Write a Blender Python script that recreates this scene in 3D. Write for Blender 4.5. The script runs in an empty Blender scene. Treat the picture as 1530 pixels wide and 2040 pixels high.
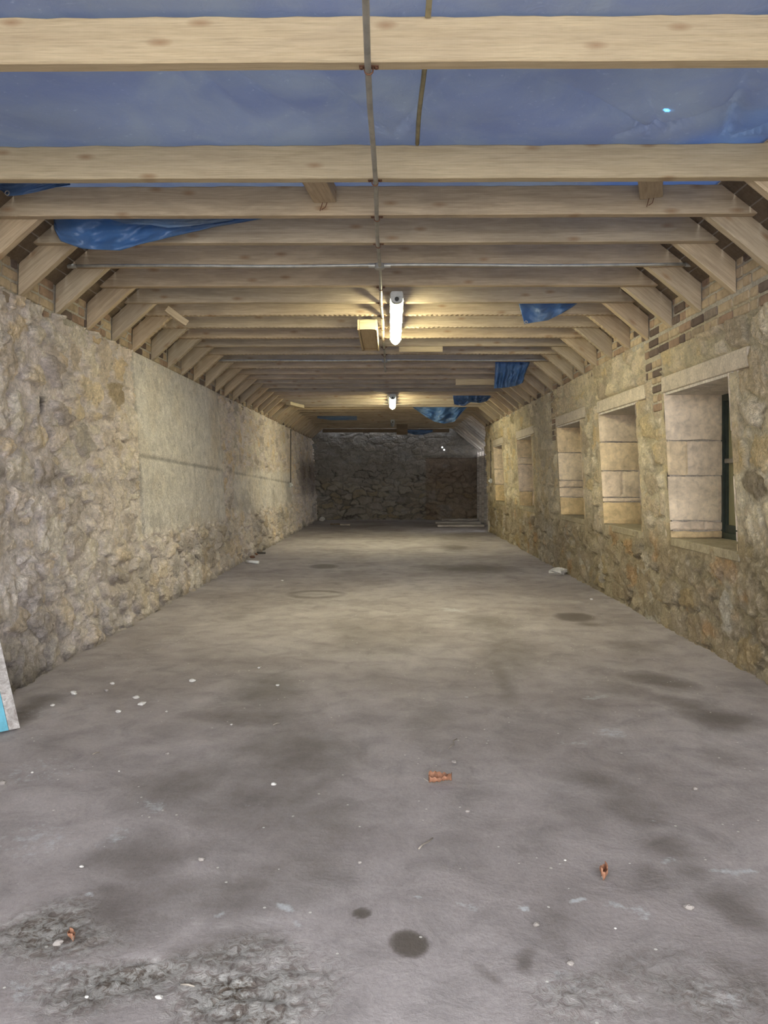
import bpy, math, random
import numpy as np
from mathutils import Vector, Matrix
random.seed(7)
S = bpy.context.scene
COL = S.collection
PI = math.pi
# ---------------------------------------------------------------- camera, world, exposure
EYE = 1.22; F = 1533.0; YAW = 14/1533.0
cd = bpy.data.cameras.new('camera'); cam = bpy.data.objects.new('camera', cd); COL.objects.link(cam)
cd.sensor_fit = 'VERTICAL'; cd.sensor_height = 36; cd.lens = F/2040*36
cd.shift_y = -67/2040; cd.clip_start = 0.05; cd.clip_end = 200
cam.location = (0, 0, EYE); cam.rotation_euler = (PI/2, 0, YAW)
S.camera = cam
W = bpy.data.worlds.new('overcast_sky'); S.world = W; W.use_nodes = True
wn = W.node_tree.nodes; wl = W.node_tree.links
bg = wn['Background']; bg.inputs['Strength'].default_value = 6.2
tc = wn.new('ShaderNodeTexCoord'); sx = wn.new('ShaderNodeSeparateXYZ'); wl.new(tc.outputs['Generated'], sx.inputs[0])
wr = wn.new('ShaderNodeValToRGB'); wl.new(sx.outputs['Z'], wr.inputs[0]); wl.new(wr.outputs[0], bg.inputs['Color'])
wr.color_ramp.elements[0].position = 0.0; wr.color_ramp.elements[0].color = (.96, .95, .93, 1)
wr.color_ramp.elements[1].position = 0.8; wr.color_ramp.elements[1].color = (.86, .93, 1.0, 1)
LAMP = 66.0
S.view_settings.view_transform = 'Standard'; S.view_settings.look = 'None'
S.view_settings.gamma = 1; S.view_settings.use_curve_mapping = False
S.view_settings.exposure = 0.76

# ---------------------------------------------------------------- helpers
def tag(o, label=None, cat=None, group=None, kind=None):
    if label: o['label'] = label
    if cat: o['category'] = cat
    if group: o['group'] = group
    if kind: o['kind'] = kind
    return o
def empty(name, loc=(0, 0, 0)):
    o = bpy.data.objects.new(name, None); COL.objects.link(o); o.location = loc
    o.empty_display_size = .05
    return o
def mesh(name, V, Fc, mat, parent=None, smooth=False, col=None, loc=None, rot=None):
    me = bpy.data.meshes.new(name)
    me.from_pydata([tuple(map(float, v)) for v in V] if not isinstance(V, np.ndarray) else V.tolist(), [], Fc if not isinstance(Fc, np.ndarray) else Fc.tolist())
    me.update()
    if smooth: me.polygons.foreach_set('use_smooth', [True]*len(me.polygons))
    if col is not None:
        a = me.color_attributes.new('tint', 'FLOAT_COLOR', 'POINT')
        c = np.ones((len(me.vertices), 4), dtype=np.float32); c[:, :col.shape[1]] = col
        a.data.foreach_set('color', c.ravel())
    if mat: me.materials.append(mat)
    o = bpy.data.objects.new(name, me); COL.objects.link(o)
    if parent: o.parent = parent
    if loc is not None: o.location = loc
    if rot is not None: o.rotation_euler = rot
    return o
class MB:
    def __init__(s): s.v = []; s.f = []
    def box(s, x0, x1, y0, y1, z0, z1, M=None):
        n = len(s.v)
        P = [(x, y, z) for z in (z0, z1) for y in (y0, y1) for x in (x0, x1)]
        if M: P = [tuple(M @ Vector(p)) for p in P]
        s.v += P
        s.f += [[n+i for i in q] for q in ((0,2,3,1),(4,5,7,6),(0,1,5,4),(2,6,7,3),(0,4,6,2),(1,3,7,5))]
        return s
    def bbox(s, x0, x1, y0, y1, z0, z1, c=.005, M=None):
        # chamfered box: three slabs merged as convex hull style rings along z
        n = len(s.v); P = []
        rings = [(z0, c), (z0+c, 0), (z1-c, 0), (z1, c)]
        for z, k in rings:
            for (x, y) in ((x0+k+c, y0+k), (x1-k-c, y0+k), (x1-k, y0+k+c), (x1-k, y1-k-c), (x1-k-c, y1-k), (x0+k+c, y1-k), (x0+k, y1-k-c), (x0+k, y0+k+c)):
                P.append((x, y, z))
        if M: P = [tuple(M @ Vector(p)) for p in P]
        s.v += P
        for r in range(3):
            for i in range(8):
                j = (i+1) % 8
                s.f.append([n+r*8+i, n+r*8+j, n+r*8+8+j, n+r*8+8+i])
        s.f.append([n+i for i in range(7, -1, -1)]); s.f.append([n+24+i for i in range(8)])
        return s
    def tube(s, pts, r, seg=10, caps=True):
        n = len(s.v); pts = [Vector(p) for p in pts]
        for i, p in enumerate(pts):
            d = (pts[min(i+1, len(pts)-1)]-pts[max(i-1, 0)]).normalized()
            a = d.cross(Vector((0, 0, 1)))
            if a.length < .05: a = d.cross(Vector((0, 1, 0)))
            a.normalize(); b = d.cross(a)
            rr = r[i] if isinstance(r, (list, tuple)) else r
            for k in range(seg):
                t = 2*PI*k/seg
                s.v.append(tuple(p+a*math.cos(t)*rr+b*math.sin(t)*rr))
        for i in range(len(pts)-1):
            for k in range(seg):
                j = (k+1) % seg
                s.f.append([n+i*seg+k, n+i*seg+j, n+(i+1)*seg+j, n+(i+1)*seg+k])
        if caps:
            s.f.append([n+k for k in range(seg-1, -1, -1)]); s.f.append([n+(len(pts)-1)*seg+k for k in range(seg)])
        return s
    def build(s, name, mat, parent=None, smooth=False, **k): return mesh(name, s.v, s.f, mat, parent, smooth, **k)
def ray(x, y):
    c, s_ = math.cos(YAW), math.sin(YAW)
    return Vector((-s_*F+c*(x-765), c*F+s_*(x-765), 953-y))
def PD(x, y, Y):       # point of the photo on the vertical plane at depth Y
    r = ray(x, y); t = Y/r.y
    return Vector((r.x*t, Y, EYE+r.z*t))
def PF(x, y, z=0):     # point of the photo on the floor
    r = ray(x, y); t = (z-EYE)/r.z
    return Vector((r.x*t, r.y*t, z))
def hsh(ix, iy, seed):
    a = (ix.astype(np.int64)*374761393 + iy.astype(np.int64)*668265263 + seed*974634777) & 0xffffffff
    a = ((a ^ (a >> 13))*1274126177) & 0xffffffff
    a = ((a ^ (a >> 16))*2246822519) & 0xffffffff
    return ((a ^ (a >> 15)) & 0xffffff)/float(0xffffff)
def vn(x, y, seed=0):
    x0 = np.floor(x); y0 = np.floor(y); fx = x-x0; fy = y-y0
    fx = fx*fx*(3-2*fx); fy = fy*fy*(3-2*fy)
    a = hsh(x0, y0, seed); b = hsh(x0+1, y0, seed); c = hsh(x0, y0+1, seed); d = hsh(x0+1, y0+1, seed)
    return (a*(1-fx)+b*fx)*(1-fy)+(c*(1-fx)+d*fx)*fy
def fbm(x, y, seed=0, n=4):
    t = 0; a = .5; s = 0
    for i in range(n):
        t = t+a*vn(x*2**i, y*2**i, seed+i*17); s += a; a *= .5
    return t/s
def sstep(a, b, x):
    t = np.clip((x-a)/(b-a), 0, 1); return t*t*(3-2*t)
def voro(x, y, cx, cy, jit, seed):
    u = x/cx; v = y/cy
    j0 = np.floor(v)
    best = np.full(x.shape, 9.); sec = np.full(x.shape, 9.); idr = np.zeros(x.shape); id2 = np.zeros(x.shape)
    for dj in (-1, 0, 1):
        j = j0+dj
        uo = u+(j % 2)*.5
        i0 = np.floor(uo)
        for di in (-1, 0, 1):
            i = i0+di
            px = i+.5+(hsh(i, j, seed)-.5)*jit; py = j+.5+(hsh(i, j, seed+1)-.5)*jit
            w = .8+.5*hsh(i, j, seed+2)
            dx = np.abs(uo-px)*w; dy = np.abs(v-py)*w
            d = (dx**2.7+dy**2.7)**(1/2.7)
            r = hsh(i, j, seed+3); r2 = hsh(i, j, seed+4)
            m = d < best
            sec = np.where(m, best, np.minimum(sec, d))
            best = np.where(m, d, best); idr = np.where(m, r, idr); id2 = np.where(m, r2, id2)
    return best, sec, idr, id2
def grid_faces(nu, nv, keep=None):
    i, j = np.meshgrid(np.arange(nu-1), np.arange(nv-1), indexing='ij')
    a = i*nv+j
    f = np.stack([a, a+nv, a+nv+1, a+1], -1)
    return f[keep] if keep is not None else f.reshape(-1, 4)

# ---------------------------------------------------------------- materials
class NT:
    def __init__(s, name):
        s.m = bpy.data.materials.new(name); s.m.use_nodes = True
        s.n = s.m.node_tree.nodes; s.l = s.m.node_tree.links; s.b = s.n['Principled BSDF']; s.out = s.n['Material Output']
    def node(s, t, **k):
        n = s.n.new(t)
        for a, b in k.items(): setattr(n, a, b)
        return n
    def put(s, sock, v):
        if isinstance(v, bpy.types.NodeSocket): s.l.new(v, sock)
        elif v is not None: sock.default_value = v
    def noise(s, vec, scale, detail=4, rough=.55, dist=0):
        n = s.node('ShaderNodeTexNoise'); s.put(n.inputs['Vector'], vec); n.inputs['Scale'].default_value = scale
        n.inputs['Detail'].default_value = detail; n.inputs['Roughness'].default_value = rough; n.inputs['Distortion'].default_value = dist
        return n.outputs['Fac']
    def map(s, vec, sc, loc=(0, 0, 0)):
        n = s.node('ShaderNodeMapping'); s.put(n.inputs['Vector'], vec); n.inputs['Scale'].default_value = sc; s.put(n.inputs['Location'], loc)
        return n.outputs[0]
    def ramp(s, f, stops):
        n = s.node('ShaderNodeValToRGB'); s.put(n.inputs[0], f); e = n.color_ramp.elements
        while len(e) < len(stops): e.new(.5)
        for k, (p, c) in zip(e, stops):
            k.position = p; k.color = (c, c, c, 1) if isinstance(c, (int, float)) else (*c, 1)
        return n.outputs[0]
    def mix(s, f, a, b, mode='MIX'):
        n = s.node('ShaderNodeMix', data_type='RGBA', blend_type=mode)
        s.put(n.inputs[0], f)
        for i, v in ((6, a), (7, b)):
            if isinstance(v, tuple): v = (*v, 1) if len(v) == 3 else v
            s.put(n.inputs[i], v)
        return n.outputs[2]
    def math(s, op, a, b=0.):
        n = s.node('ShaderNodeMath', operation=op); s.put(n.inputs[0], a); s.put(n.inputs[1], b); return n.outputs[0]
    def bump(s, h, st, dist, nrm=None):
        n = s.node('ShaderNodeBump'); s.put(n.inputs['Height'], h); n.inputs['Strength'].default_value = st; n.inputs['Distance'].default_value = dist
        if nrm: s.l.new(nrm, n.inputs['Normal'])
        return n.outputs[0]
    def coord(s, k='Object'): return s.node('ShaderNodeTexCoord').outputs[k]
    def fin(s, col=None, rough=None, nrm=None, spec=.3, metal=0):
        if isinstance(col, tuple): col = (*col, 1)
        s.put(s.b.inputs['Base Color'], col); s.put(s.b.inputs['Roughness'], rough)
        if nrm: s.l.new(nrm, s.b.inputs['Normal'])
        s.b.inputs['Specular IOR Level'].default_value = spec; s.b.inputs['Metallic'].default_value = metal
        return s.m
def stone_mat(name, bstr=.9, bd=.02):
    t = NT(name); at = t.node('ShaderNodeAttribute', attribute_name='tint').outputs['Color']
    g = t.node('ShaderNodeNewGeometry').outputs['Position']
    n1 = t.noise(g, 9, 6, .65, .6); n2 = t.noise(g, 55, 5, .7)
    f = t.ramp(n1, [(.25, .72), (.5, 1.0), (.75, 1.25)]); f2 = t.ramp(n2, [(.25, .62), (.5, 1.02), (.75, 1.4)])
    c = t.mix(1., at, f, 'MULTIPLY'); c = t.mix(.8, c, f2, 'MULTIPLY')
    n3 = t.noise(g, 22, 6, .7, 1.2)
    b = t.bump(n3, bstr, bd*2.6); b = t.bump(n2, bstr*.6, bd*.4, b)
    return t.fin(c, .93, b, .15)
M_rub = stone_mat('rubble_masonry')
M_far = stone_mat('far_masonry', .6, .02)
def floor_mat():
    t = NT('worn_concrete'); a = t.node('ShaderNodeAttribute', attribute_name='tint').outputs['Color']
    sp = t.node('ShaderNodeSeparateColor'); t.l.new(a, sp.inputs[0]); dark, white, rough = sp.outputs
    g = t.node('ShaderNodeNewGeometry').outputs['Position']
    big = t.noise(g, .9, 5, .6, .4); mid = t.noise(g, 5, 6, .65, .5); fine = t.noise(g, 60, 5, .7); vf = t.noise(g, 260, 3, .7)
    c = t.mix(t.ramp(big, [(.35, 0), (.65, 1)]), (.295, .260, .256), (.43, .392, .39))
    c = t.mix(1., c, t.ramp(mid, [(.25, .70), (.5, 1), (.75, 1.2)]), 'MULTIPLY')
    c = t.mix(1., c, t.ramp(fine, [(.2, .84), (.5, 1), (.8, 1.12)]), 'MULTIPLY')
    c = t.mix(.6, c, t.ramp(vf, [(.25, .8), (.5, 1), (.8, 1.2)]), 'MULTIPLY')
    # stains, plus one shade patch painted beside the leaning board
    dn = t.math('ADD', dark, t.math('MULTIPLY', t.math('SUBTRACT', t.noise(g, 7, 6, .7), .5), .55))
    dm = t.ramp(dn, [(.05, 0), (.45, .55), (.95, .92)])
    dm = t.mix(t.ramp(dark, [(0.02, 0), (.12, 1)]), (0, 0, 0), dm)
    c = t.mix(dm, c, (.10, .083, .073))
    wn_ = t.math('ADD', white, t.math('MULTIPLY', t.math('SUBTRACT', t.noise(g, 26, 6, .75), .5), 1.5))
    wm = t.ramp(wn_, [(.40, 0), (.72, .8)]); wm = t.mix(t.ramp(white, [(0.02, 0), (.15, 1)]), (0, 0, 0), wm)
    c = t.mix(wm, c, (.56, .58, .61))
    fl = t.noise(g, 38, 6, .75, .8)
    rc = t.ramp(fl, [(.36, (.09, .06, .045)), (.44, (.22, .17, .13)), (.50, (.46, .44, .41)), (.60, (.72, .70, .67))])
    rm = t.math('MULTIPLY', rough, t.ramp(t.noise(g, 6, 4, .6), [(.25, .45), (.55, 1)]))
    c = t.mix(rm, c, rc)
    # grit specks
    vo = t.node('ShaderNodeTexVoronoi'); t.put(vo.inputs['Vector'], g); vo.inputs['Scale'].default_value = 16
    sm = t.math('MULTIPLY', t.math('LESS_THAN', vo.outputs['Distance'], .075), t.math('GREATER_THAN', t.noise(g, 2.3, 3, .5), .52))
    c = t.mix(sm, c, (.66, .64, .6))
    b = t.bump(fine, .35, .006); b = t.bump(mid, .3, .02, b); b = t.bump(t.math('MULTIPLY', fl, t.math('ADD', rough, .03)), 1, .03, b)
    return t.fin(c, t.ramp(dark, [(0, .86), (1, .62)]), b, .3)
M_floor = floor_mat()
def wood_mat(name, a, b, dirt=(.22, .18, .14), dirt_amt=.5, knot=True):
    t = NT(name); o = t.coord(); r = t.node('ShaderNodeObjectInfo').outputs['Random']
    cb = t.node('ShaderNodeCombineXYZ'); t.put(cb.inputs[0], t.math('MULTIPLY', r, 37.)); t.put(cb.inputs[2], t.math('MULTIPLY', r, 11.))
    v = t.map(o, (1, 1, 1), cb.outputs[0])
    gr = t.noise(t.map(v, (.8, 14, 14)), 2.2, 6, .6, 1.6)
    fg = t.noise(t.map(v, (2.2, 60, 60)), 3, 5, .7, .4)
    c = t.mix(t.ramp(gr, [(.3, 0), (.7, 1)]), a, b)
    c = t.mix(.8, c, t.ramp(fg, [(.25, .68), (.5, 1), (.8, 1.2)]), 'MULTIPLY')
    if knot:
        sxz = t.node('ShaderNodeSeparateXYZ'); t.put(sxz.inputs[0], v); cxz = t.node('ShaderNodeCombineXYZ'); t.l.new(sxz.outputs[0], cxz.inputs[0]); t.l.new(sxz.outputs[2], cxz.inputs[1])
        vo = t.node('ShaderNodeTexVoronoi', voronoi_dimensions='2D'); t.put(vo.inputs['Vector'], t.map(cxz.outputs[0], (2.1, 6.0, 1))); vo.inputs['Scale'].default_value = 1.
        wob = t.math('ADD', vo.outputs['Distance'], t.math('MULTIPLY', t.noise(v, 9, 3), .06))
        c = t.mix(t.ramp(wob, [(.03, .85), (.075, .55), (.14, 0)]), c, (.30, .19, .11))
        ring = t.node('ShaderNodeTexWave', wave_type='RINGS'); t.put(ring.inputs['Vector'], t.map(v, (1.0, .01, 5.5))); ring.inputs['Scale'].default_value = 2.4
        ring.inputs['Distortion'].default_value = 7; ring.inputs['Detail'].default_value = 3; ring.inputs['Detail Scale'].default_value = .8
        c = t.mix(.22, c, t.ramp(ring.outputs['Fac'], [(0, .7), (.5, 1.05), (1, .9)]), 'MULTIPLY')
    d = t.noise(t.map(v, (1.3, 5, 5)), 1.4, 5, .65, .5)
    c = t.mix(t.ramp(d, [(.42, 0), (.75, dirt_amt)]), c, dirt)
    c = t.mix(1., c, t.ramp(r, [(0, (.84, .83, .84)), (.5, (1, .97, .94)), (1, (1.08, 1.0, .92))]), 'MULTIPLY')
    saw = t.node('ShaderNodeTexWave'); t.put(saw.inputs['Vector'], v); saw.inputs['Scale'].default_value = 55; saw.inputs['Distortion'].default_value = 1.5
    bm = t.bump(fg, .45, .004); bm = t.bump(saw.outputs['Fac'], .08, .002, bm)
    return t.fin(c, .85, bm, .2)
M_pine = wood_mat('weathered_pine', (.55, .465, .345), (.40, .33, .24))
M_pale = wood_mat('pale_pine', (.56, .48, .335), (.46, .38, .255), (.33, .27, .2), .4)
M_grey = wood_mat('pale_and_daylit_timber', (.74, .73, .72), (.36, .32, .30), (.10, .08, .07), .75, False)  # pale weathered wood; on the bay timbers the paleness is painted daylight
M_sark = wood_mat('sarking_boards', (.22, .17, .12), (.14, .105, .075))
def tarp_mat(name, base, trans=.5, rough=.38, fade=.35):
    t = NT(name); o = t.coord(); at = t.node('ShaderNodeAttribute', attribute_name='tint').outputs['Color']
    n = t.noise(o, 2.2, 5, .6, .6); sp = t.noise(o, 30, 5, .7)
    c = t.mix(t.ramp(n, [(.35, fade), (.65, 0)]), base, (.27, .29, .31))
    c = t.mix(t.ramp(sp, [(.62, 0), (.75, .35)]), c, (.5, .53, .56))
    c = t.mix(1., c, at, 'MULTIPLY')
    w = t.node('ShaderNodeTexWave'); t.put(w.inputs['Vector'], o); w.inputs['Scale'].default_value = 90
    bm = t.bump(t.noise(o, 14, 5, .6, 1.0), .35, .012); bm = t.bump(w.outputs['Fac'], .05, .001, bm)
    t.fin(c, rough, bm, .5)
    tr = t.node('ShaderNodeBsdfTranslucent'); t.put(tr.inputs['Color'], c); t.l.new(bm, tr.inputs['Normal'])
    mx = t.node('ShaderNodeMixShader'); mx.inputs[0].default_value = trans
    t.l.new(t.b.outputs[0], mx.inputs[1]); t.l.new(tr.outputs[0], mx.inputs[2]); t.l.new(mx.outputs[0], t.out.inputs['Surface'])
    return t.m
M_tarp = tarp_mat('blue_tarpaulin', (.075, .185, .43), .3)
M_roof = tarp_mat('dusty_roof_tarpaulin', (.185, .21, .285), .45, .5, .6)
def plain(name, col, rough=.6, metal=0, nscale=20, amt=.3, spec=.3):
    t = NT(name); o = t.coord(); n = t.noise(o, nscale, 5, .65)
    c = t.mix(1., (*col, 1), t.ramp(n, [(.25, 1-amt), (.5, 1.), (.75, 1+amt*.6)]), 'MULTIPLY')
    return t.fin(c, rough, t.bump(n, .2, .003), spec, metal)
M_galv = plain('galvanised_steel', (.42, .41, .38), .5, .55, 12, .35)
M_rust = plain('rusty_iron', (.16, .08, .05), .8, .2)
M_grime = plain('grey_plastic', (.45, .46, .46), .45)
M_black = plain('black_rubber', (.03, .03, .03), .5)
M_cable = plain('grey_cable', (.10, .09, .08), .6)
M_leaf = plain('dead_leaf', (.34, .165, .10), .7, 0, 40, .5)
M_chip = plain('lime_chip', (.62, .60, .57), .9, 0, 40, .25)
M_peb = plain('grey_pebble', (.30, .27, .25), .9, 0, 40, .3)
M_white = plain('white_plastic', (.85, .87, .9), .4, 0, 10, .05)
M_twig = plain('twig_bark', (.32, .28, .24), .9)
M_green = plain('dark_green_paint', (.035, .05, .042), .45, 0, 14, .5, .5)
M_fpaint = plain('chalky_blue_paint', (.16, .48, .62), .6, 0, 8, .4)
M_mortar = stone_mat('lime_mortar', .5, .01)
def island(name, stops, rough=.9, ns=25, bd=.008):
    t = NT(name); o = t.node('ShaderNodeNewGeometry'); p = o.outputs['Position']; r = o.outputs['Random Per Island']
    n = t.noise(p, ns, 6, .65, .4); n2 = t.noise(p, ns*.22, 4, .6, .8)
    c = t.ramp(r, stops)
    c = t.mix(1., c, t.ramp(n, [(.25, .7), (.5, 1), (.75, 1.22)]), 'MULTIPLY')
    c = t.mix(1., c, t.ramp(n2, [(.3, .78), (.5, 1), (.7, 1.15)]), 'MULTIPLY')
    return t.fin(c, rough, t.bump(n, .5, bd), .2)
M_brick = island('old_brick', [(0, (.11, .08, .07)), (.25, (.17, .13, .11)), (.3, (.34, .24, .175)), (.5, (.29, .20, .145)), (.55, (.45, .36, .25)), (.85, (.40, .31, .215)), (1, (.22, .18, .15))])
M_ash = island('dressed_sandstone', [(0, (.76, .61, .49)), (.35, (.80, .67, .50)), (.6, (.68, .52, .30)), (.75, (.72, .60, .46)), (1, (.82, .70, .55))], .85, 18, .01)
t = NT('window_pane'); o_ = t.coord()
c = t.mix(t.noise(o_, 5, 4), (.20, .185, .11), (.27, .25, .16))
t.fin(c, .3, None, .5)
tr = t.node('ShaderNodeBsdfTranslucent'); t.put(tr.inputs['Color'], c); mx = t.node('ShaderNodeMixShader'); mx.inputs[0].default_value = .3
t.l.new(t.b.outputs[0], mx.inputs[1]); t.l.new(tr.outputs[0], mx.inputs[2]); t.l.new(mx.outputs[0], t.out.inputs['Surface'])
M_pane = t.m
t = NT('lit_diffuser'); t.b.inputs['Base Color'].default_value = (.9, .9, .85, 1)
t.b.inputs['Emission Color'].default_value = (1.0, .92, .58, 1); t.b.inputs['Emission Strength'].default_value = LAMP
M_lit = t.m
M_unlit = plain('unlit_diffuser', (.30, .31, .32), .3)

# ---------------------------------------------------------------- dimensions
HB = 1.45; ZT = EYE+HB; DT = .16; TT = .058; YF = 22.6; YBAY = 17.5
def XL(z): return -(2.175+z/2.35*.155)
def XR(z): return 2.26-.0519*z
ZLT = EYE+1.134; ZRT = EYE+1.145
TIES = [2.68, 3.71, 4.23, 4.72, 5.25, 5.80, 6.33, 6.83, 7.38, 7.93, 8.45, 8.98, 9.55, 10.1, 10.65, 11.2]
while TIES[-1] < 21.9: TIES.append(round(TIES[-1]+.56+random.uniform(-.02, .02), 3))
WIN = [(4.92, 6.09), (6.79, 8.0), (8.79, 10.02), (11.86, 13.2), (14.97, 16.2)]
WZ0, WZ1 = EYE-.473, EYE+.675

# ---------------------------------------------------------------- floor
def ys_grid(a, b, k, lo, hi, extra=()):
    y = [a]
    while y[-1] < b: y.append(y[-1]+min(hi, max(lo, k*abs(y[-1]))))
    y = [v for v in y if v < b-.3*lo]+[b]
    for e in extra:
        i = int(np.argmin(np.abs(np.array(y)-e))); y[i] = e
    return np.array(y)
def floor_grid():
    yy = ys_grid(-1.5, YF+.3, .0052, .010, .09); xx = np.arange(-2.5, 2.72, .0125)
    Y, X = np.meshgrid(yy, xx, indexing='ij')
    dark = np.zeros(X.shape); white = np.zeros(X.shape); rough = np.zeros(X.shape)
    wx = X+(fbm(X*4, Y*4, 5)-.5)*.22; wy = Y+(fbm(X*4, Y*4, 9)-.5)*.22
    def blob(arr, px, py, rx, ry, s, rot=0, soft=.7, warp=True):
        c = PF(px, py); a = abs(PF(px+rx, py).x-c.x); b = abs(PF(px, py-ry).y-PF(px, py+ry).y)/2
        ax, ay = (wx, wy) if warp and soft >= .45 else (X+(wx-X)*.2, Y+(wy-Y)*.2)
        dx = ax-c.x; dy = ay-c.y
        co, si = math.cos(rot), math.sin(rot)
        u = (dx*co+dy*si)/a; v = (-dx*si+dy*co)/b
        d = np.sqrt(u*u+v*v)
        np.maximum(arr, s*sstep(1+soft*.65, max(.0,1-soft*1.25), d), out=arr)
    for a in [(535, 1372, 95, 34, .5), (500, 1425, 130, 22, .38), (1145, 1229, 44, 9, .8, 0, .3), (1180, 1243, 40, 6, .5), (645, 1128, 30, 5, .75, 0, .4),
              (945, 1133, 90, 9, .7), (880, 1129, 60, 5, .5), (905, 1092, 30, 8, .6),
              (1310, 1355, 55, 22, .6, .4), (1350, 1400, 40, 25, .45, .5), (1425, 1430, 70, 32, .65, .5), (1230, 1375, 60, 16, .35),
              (590, 1500, 150, 60, .42), (370, 1560, 110, 45, .42), (520, 1590, 160, 70, .36), (640, 1640, 130, 60, .34),
              (600, 1740, 160, 70, .36), (300, 1700, 110, 60, .42), (230, 1800, 130, 50, .55, -.4), (450, 1780, 180, 50, .5, -.2), (420, 1880, 130, 40, .5),
              (120, 1850, 90, 40, .5), (815, 1882, 42, 27, .95, 0, .18), (728, 1825, 18, 11, .9, 0, .2), (1355, 1690, 75, 40, .5), (1400, 1740, 90, 20, .35),
              (1490, 1800, 70, 45, .6), (1290, 1750, 60, 40, .35), (1040, 1910, 35, 25, .6), (1000, 1350, 30, 60, .35), (1020, 1300, 60, 50, .3), (970, 1240, 70, 20, .45),
              (1180, 1550, 60, 35, .4), (1260, 1600, 70, 40, .4), (1430, 1500, 60, 30, .3), (960, 1940, 15, 45, .4, .3), (1130, 1850, 50, 60, .3),
              (1270, 1290, 70, 12, .35), (470, 1230, 40, 8, .3), (760, 1295, 120, 14, .2), (1340, 1960, 150, 70, .3), (1500, 1950, 60, 60, .5), (250, 1960, 110, 50, .45),
              (850, 1430, 60, 60, .22), (700, 1200, 150, 8, .25), (60, 1420, 45, 50, .5)]: blob(dark, *a)  # last entry paints the soft shade beside the leaning board
    ring = np.zeros(X.shape); blob(ring, 630, 1184, 62, 9, 1., 0, .2, False); inn = np.zeros(X.shape); blob(inn, 632, 1184, 52, 5, 1., 0, .3, False)
    dark[:] = np.maximum(dark, .55*np.clip(ring-inn, 0, 1))
    for a in [(585, 1812, 32, 12, .8), (600, 1835, 20, 10, .6), (405, 1815, 18, 8, .7, -.3), (350, 1822, 12, 5, .5), (880, 1816, 28, 6, .6), (965, 1815, 25, 6, .55), (1075, 1812, 14, 9, .8), (1185, 1812, 20, 8, .85), (1195, 1848, 10, 6, .7),
              (1265, 1825, 60, 12, .55), (1235, 1462, 55, 14, .6, .25), (1150, 1480, 60, 12, .45), (1180, 1390, 40, 6, .6), (930, 1394, 10, 5, .7), (900, 1216, 35, 6, .6),
              (330, 1600, 60, 25, .5), (250, 1660, 60, 25, .5), (100, 1420, 120, 30, .36), (60, 1540, 140, 60, .4), (80, 1680, 140, 60, .45), (60, 1950, 80, 50, .5), (150, 1910, 40, 20, .5),
              (1360, 1720, 40, 8, .6), (1480, 1740, 40, 12, .6), (1440, 1960, 90, 50, .42), (1120, 1960, 80, 50, .42), (145, 1798, 20, 7, .6), (300, 1250, 60, 14, .35), (590, 1180, 10, 5, .3),
              (500, 1610, 60, 12, .35), (1330, 1620, 90, 20, .3)]: blob(white, *a)
    for a in [(480, 2000, 150, 75, 1.), (250, 1950, 170, 60, .7), (120, 1850, 110, 45, .6), (430, 1920, 150, 50, .55), (650, 1960, 60, 60, .4), (1150, 1990, 120, 60, .4), (1400, 1960, 150, 60, .3)]: blob(rough, *a, 0, .9)
    Zf = (fbm(X*1.2, Y*1.2, 21)-.5)*.012+(fbm(X*9, Y*9, 31)-.5)*.004+rough*(fbm(X*30, Y*30, 33, 4)-.45)*.028
    V = np.stack([X, Y, Zf], -1).reshape(-1, 3)
    o = mesh('floor', V, grid_faces(len(yy), len(xx)), M_floor, None, True, np.stack([dark, white, rough], -1).reshape(-1, 3))
    tag(o, 'worn grey concrete floor with damp stains and one painted shade patch', None, None, 'structure')
    g = MB().box(-12, 12, -12, 30, -.3, -.035).build('ground', plain('yard_gravel', (.42, .40, .37), .95, 0, 6, .3)); tag(g, 'pale yard ground outside the open end', None, None, 'structure')
floor_grid()

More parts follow.
